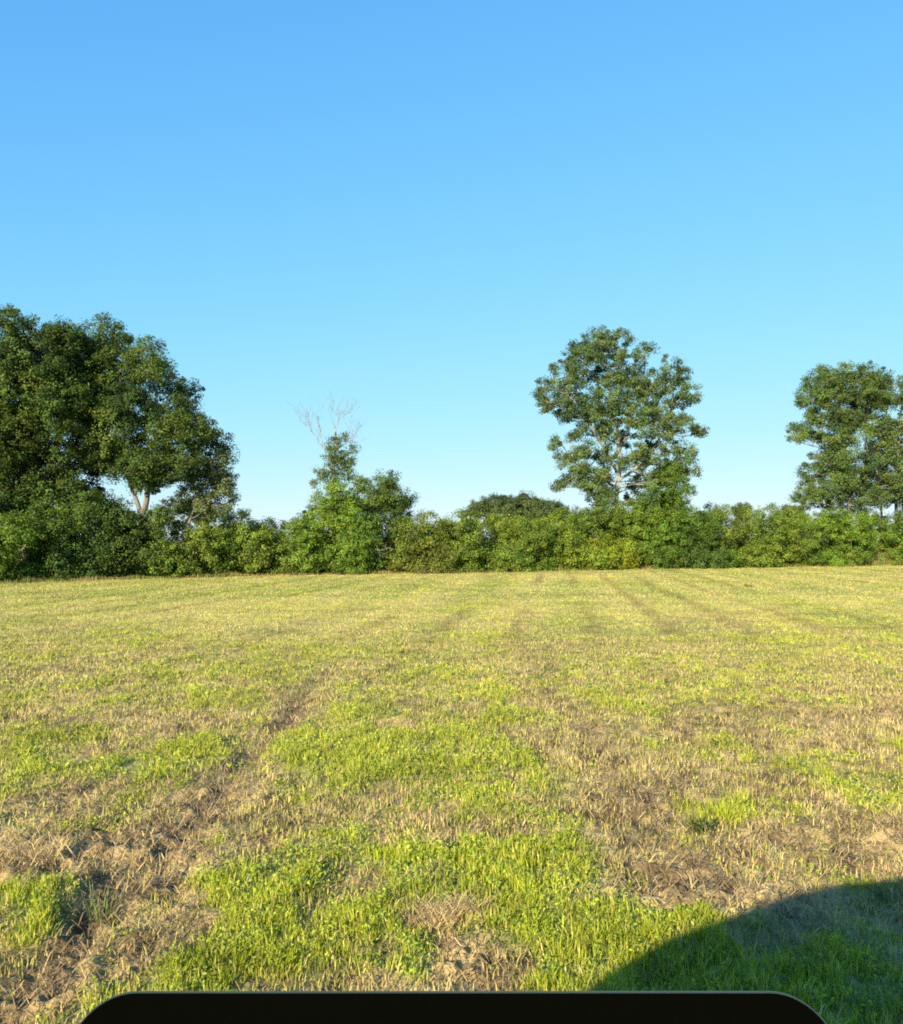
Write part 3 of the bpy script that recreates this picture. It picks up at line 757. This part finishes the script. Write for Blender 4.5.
# tall grass and weeds along the foot of the hedge
def hedge_foot():
    n = 26000
    px = rng.uniform(-60, 990, n)
    d = np.interp(px, HD_PX, HD_D) + rng.normal(.15, .35, n)
    x = (px - 451.5) / FPX * d; y = d
    clump = fbm(x * .8, y * .8, 101, 3)
    tall = sstep(845, 865, px) * (1 - sstep(890, 900, px))
    h = (.12 + .5 * np.clip(clump - .42, 0, 1)) * rng.uniform(.5, 1.4, n) + tall * rng.uniform(.1, 1.0, n)
    mixv = np.clip(fbm(x * .5, y * .5, 103, 2) * 1.6 - .3 + rng.normal(0, .25, n), 0, 1)
    c = np.array([.30, .24, .10]) + (np.array([.15, .18, .035]) - np.array([.30, .24, .10])) * mixv[:, None]
    c = c * rng.uniform(.7, 1.3, (n, 1))
    V, F, Cc = blades(x, y, np.zeros(n) - .02, h, rng.uniform(.012, .03, n), np.abs(rng.normal(.2, .2, n)), c)
    o = mesh_np('tall_grass', V, F, M_GRASS, None, Cc)
    tag(o, 'uncut grass and weeds fringing the foot of the hedge', 'grass', None, 'stuff')
hedge_foot()

# heaps of dry hay and weeds
def hay_heap(px, py, rx, ry, hgt, label, n=1500):
    d = CAM_H * FPX / (py - HOR); cx = (px - 451.5) / FPX * d
    r0, r1 = rx / FPX * d, ry
    a = rng.uniform(0, 2 * math.pi, n); q = np.sqrt(rng.random(n)) 
    x = cx + np.cos(a) * q * r0; y = d + np.sin(a) * q * r1
    kp = fbm(x * 7, y * 7, int(px), 3) + .25 * (1 - q) > .52
    x, y, q = x[kp], y[kp], q[kp]; n = len(x)
    z = height(x, y) + hgt * np.clip(1 - q ** 2, 0, 1) * rng.uniform(.1, 1, n)
    c = np.array([.62, .47, .22]) * rng.uniform(.6, 1.2, (n, 1))
    V, F, Cc = blades(x, y, z, rng.uniform(.05, .16, n), rng.uniform(.002, .0035, n), rng.normal(1.30, .22, n), c, rng.normal(.2, .8, n) + math.pi * (rng.random(n) < .5), .08)
    o = mesh_np('hay_heap', V, F, M_STRAW, None, Cc); tag(o, label, 'hay', 'dry hay left lying on the field')
hay_heap(445, 917, 42, .16, .02, 'small round wisp of pale dry hay between the two big lime green patches')
hay_heap(25, 853, 48, .26, .02, 'broad pile of tan dry hay at the left picture edge', 2200)
hay_heap(430, 845, 40, .14, .015, 'thin swept wisp of dry hay above the middle green patch', 800)

def weed(px, py, h, n, label, colr, spread=.06, wd=.010, lean=.45):
    d = CAM_H * FPX / (py - HOR); cx = (px - 451.5) / FPX * d
    a = rng.uniform(0, 2 * math.pi, n); q = np.abs(rng.normal(0, spread, n))
    x = cx + np.cos(a) * q; y = d + np.sin(a) * q
    c = np.array(colr) * rng.uniform(.7, 1.3, (n, 1))
    V, F, Cc = blades(x, y, height(x, y) - .01, h * rng.uniform(.45, 1.1, n), wd * rng.uniform(.6, 1.3, n), np.abs(rng.normal(lean, .25, n)), c, a)
    o = mesh_np('weed_tuft', V, F, M_GRASS, None, Cc); tag(o, label, 'weed', 'weed tufts standing above the mown grass')
weed(747, 587, .22, 40, 'lone dark weed standing far out near the hedge on the right', (.10, .13, .03), .16, .03, .8)
weed(724, 820, .13, 120, 'upright lime green weed tuft standing alone in dry stubble on the right', (.40, .45, .03), .14, .0045, .5)
weed(105, 905, .15, 130, 'grey-green weed tuft beside the bare strip at the left', (.22, .27, .08), .12, .004, .6)
weed(700, 830, .09, 80, 'low dark leafy weed beside the lone lime green tuft', (.05, .085, .02), .05, .016, .8)

# ------------------------------------------------------------------ the van behind the viewer whose shadow lies on the grass
def van():
    y0 = -.60; wd = 1.85
    paint = mat_plain('van_paint', (.20, .21, .22), .3, 0, .5, 30, .03)
    glass = mat_plain('van_glass', (.02, .025, .03), .08, 0, .5)
    rub = mat_plain('van_rubber', (.02, .02, .02), .8)
    rim_m = mat_plain('van_rim', (.5, .5, .5), .35, .9)
    root = empty('parked_van', (-.3, y0 - wd / 2, 0), 'grey van parked behind the viewer, its rounded roof shading the grass at lower right', 'van')
    prof = [(-3.4, .45), (-3.42, .80), (-3.25, .95), (-2.55, 1.08), (-2.0, 1.18), (-1.65, 1.36), (-1.5, 1.50), (-1.375, 1.615), (-1.30, 1.694), (-1.137, 1.815), (-.998, 1.872), (-.851, 1.938), (-.646, 2.012), (-.431, 2.059), (-.117, 2.086), (.5, 2.11), (1.4, 2.12), (2.3, 2.11), (2.75, 2.05), (2.85, 1.85), (2.9, .45)]
    bm = bmesh.new()
    rows = []
    for (yy, top) in ((y0, 1.0), (y0 - .04, 1.008), (y0 - .15, 1.015), (y0 - wd + .15, 1.015), (y0 - wd + .04, 1.008), (y0 - wd, 1.0)):
        rows.append([bm.verts.new((x, yy, .45 + (z - .45) * (top if z > 1.1 else 1))) for x, z in prof])
    for a, b in zip(rows[:-1], rows[1:]):
        for i in range(len(prof)):
            j = (i + 1) % len(prof); bm.faces.new((a[i], a[j], b[j], b[i]))
    bm.faces.new(rows[0][::-1]); bm.faces.new(rows[-1])
    bmesh.ops.recalc_face_normals(bm, faces=bm.faces)
    body = bm_obj('body', bm, paint, root)
    for side, yy in ((1, y0 + .004), (-1, y0 - wd - .004)):
        for poly in ([(-1.75, 1.15), (-.75, 1.15), (-.75, 1.72), (-1.0, 1.66), (-1.28, 1.5)], [(-.6, 1.15), (.75, 1.15), (.75, 1.85), (-.6, 1.78)], [(.9, 1.15), (2.4, 1.15), (2.4, 1.85), (.9, 1.87)]):
            bm = bmesh.new()
            f = bm.faces.new([bm.verts.new((x, yy, z)) for x, z in poly])
            e = bmesh.ops.extrude_face_region(bm, geom=[f])
            bmesh.ops.translate(bm, verts=[v for v in e['geom'] if isinstance(v, bmesh.types.BMVert)], vec=(0, -.01 * side, 0))
            bmesh.ops.recalc_face_normals(bm, faces=bm.faces)
            bm_obj('window', bm, glass, root)
        for wx in (-2.35, 1.85):
            def ring(ro, ri, half, mat, name, par):
                bm = bmesh.new(); n = 28
                prf = [(ri, -half), (ro * .97, -half), (ro, -half * .8), (ro, half * .8), (ro * .97, half), (ri, half)]
                vs = [[bm.verts.new((wx + r * math.cos(2 * math.pi * k / n), yy - side * .10 + q, .34 + r * math.sin(2 * math.pi * k / n))) for r, q in prf] for k in range(n)]
                for k in range(n):
                    for i in range(len(prf)):
                        bm.faces.new((vs[k][i], vs[(k + 1) % n][i], vs[(k + 1) % n][(i + 1) % len(prf)], vs[k][(i + 1) % len(prf)]))
                bmesh.ops.recalc_face_normals(bm, faces=bm.faces)
                return bm_obj(name, bm, mat, par)
            t = ring(.34, .21, .11, rub, 'wheel', root)
            ring(.212, .03, .09, rim_m, 'rim', t)
van()

# ------------------------------------------------------------------ black rounded tablet on a stand, its upper edge in the picture
def tablet():
    dist = .42
    k = dist / FPX
    xl, xr = (80 - 451.5) * k, (826 - 451.5) * k
    ztop = CAM_H + (HOR - 983.5) * k
    cx = (xl + xr) / 2; wdt = xr - xl; hgt = wdt * .66; rc = 62 * k
    root = empty('tablet', (cx, dist, ztop - hgt), 'black rounded tablet edge with a thin pale metal rim at the bottom of the picture', 'tablet')
    black = mat_plain('tablet_black', (.050, .018, .005), .6, 0, .0, 80, .05)
    rimm = mat_plain('tablet_rim', (.78, .40, .17), .6, 0, .05, 60, .05)
    def outline(inset):
        w2, r = wdt / 2 - inset, max(rc - inset, .002); zt, zb = ztop - inset, ztop - hgt + inset
        pts = []
        for (sx, zc, a0) in ((1, zt - r, 0), (-1, zt - r, 90), (-1, zb + r, 180), (1, zb + r, 270)):
            for a in np.linspace(a0, a0 + 90, 14):
                pts.append((cx + sx * (w2 - r) + r * math.cos(R(a)), zc + r * math.sin(R(a))))
        return pts
    def slab(name, rings, mat, close=True):
        bm = bmesh.new()
        vs = [[bm.verts.new((x, y, z)) for x, z in outline(i)] for i, y in rings]
        for a, b in zip(vs[:-1], vs[1:]):
            for q in range(len(a)):
                p = (q + 1) % len(a); bm.faces.new((a[q], a[p], b[p], b[q]))
        if close: bm.faces.new(vs[0]); bm.faces.new(vs[-1][::-1])
        else:
            for q in range(len(vs[0])):
                p = (q + 1) % len(vs[0]); bm.faces.new((vs[-1][q], vs[-1][p], vs[0][p], vs[0][q]))
        bmesh.ops.recalc_face_normals(bm, faces=bm.faces)
        return bm_obj(name, bm, mat, root)
    slab('screen', [(.0012, dist - .0002), (.0010, dist - .0004), (.0010, dist + .0075), (.0016, dist + .0080)], black)
    slab('rim', [(.0011, dist), (.0004, dist + .0002), (0, dist + .0012), (0, dist + .0058), (.0004, dist + .0070), (.0011, dist + .0072)], rimm, False)
    th = R(27)
    root.location = (cx, dist - hgt * math.sin(th), ztop - hgt * math.cos(th))
    root.rotation_euler = (-th, 0, 0)
    st = empty('tripod_stand', (cx, dist + .03, 0), 'thin black tripod stand that carries the tablet', 'tripod')
    sm = mat_plain('stand_black', (.02, .02, .02), .5)
    zb = ztop - hgt * .55
    yb = dist - hgt * .55 * math.sin(th) + .028
    W = Wood(); W.tube([(cx, dist + .03, .45), (cx, dist + .03, .8), (cx, yb, zb)], [.012, .010, .009], 12); W.build('pole', sm, st)
    bm = bmesh.new()
    bmesh.ops.create_cube(bm, size=1); bmesh.ops.scale(bm, vec=(.07, .024, .06), verts=bm.verts); bmesh.ops.rotate(bm, cent=(0, 0, 0), matrix=__import__('mathutils').Matrix.Rotation(-th, 3, 'X'), verts=bm.verts); bmesh.ops.translate(bm, vec=(cx, yb - .008, zb), verts=bm.verts)
    bmesh.ops.bevel(bm, geom=bm.edges[:], offset=.003, segments=2)
    bm_obj('clamp', bm, sm, st)
    for a in (90, 210, 330):
        W = Wood(); W.tube([(cx, dist + .03, .55), (cx + .22 * math.cos(R(a)), dist + .03 + .22 * math.sin(R(a)), .25), (cx + .42 * math.cos(R(a)), dist + .03 + .42 * math.sin(R(a)), -.01)], [.009, .008, .007], 10)
        W.build('leg', sm, st)
tablet()
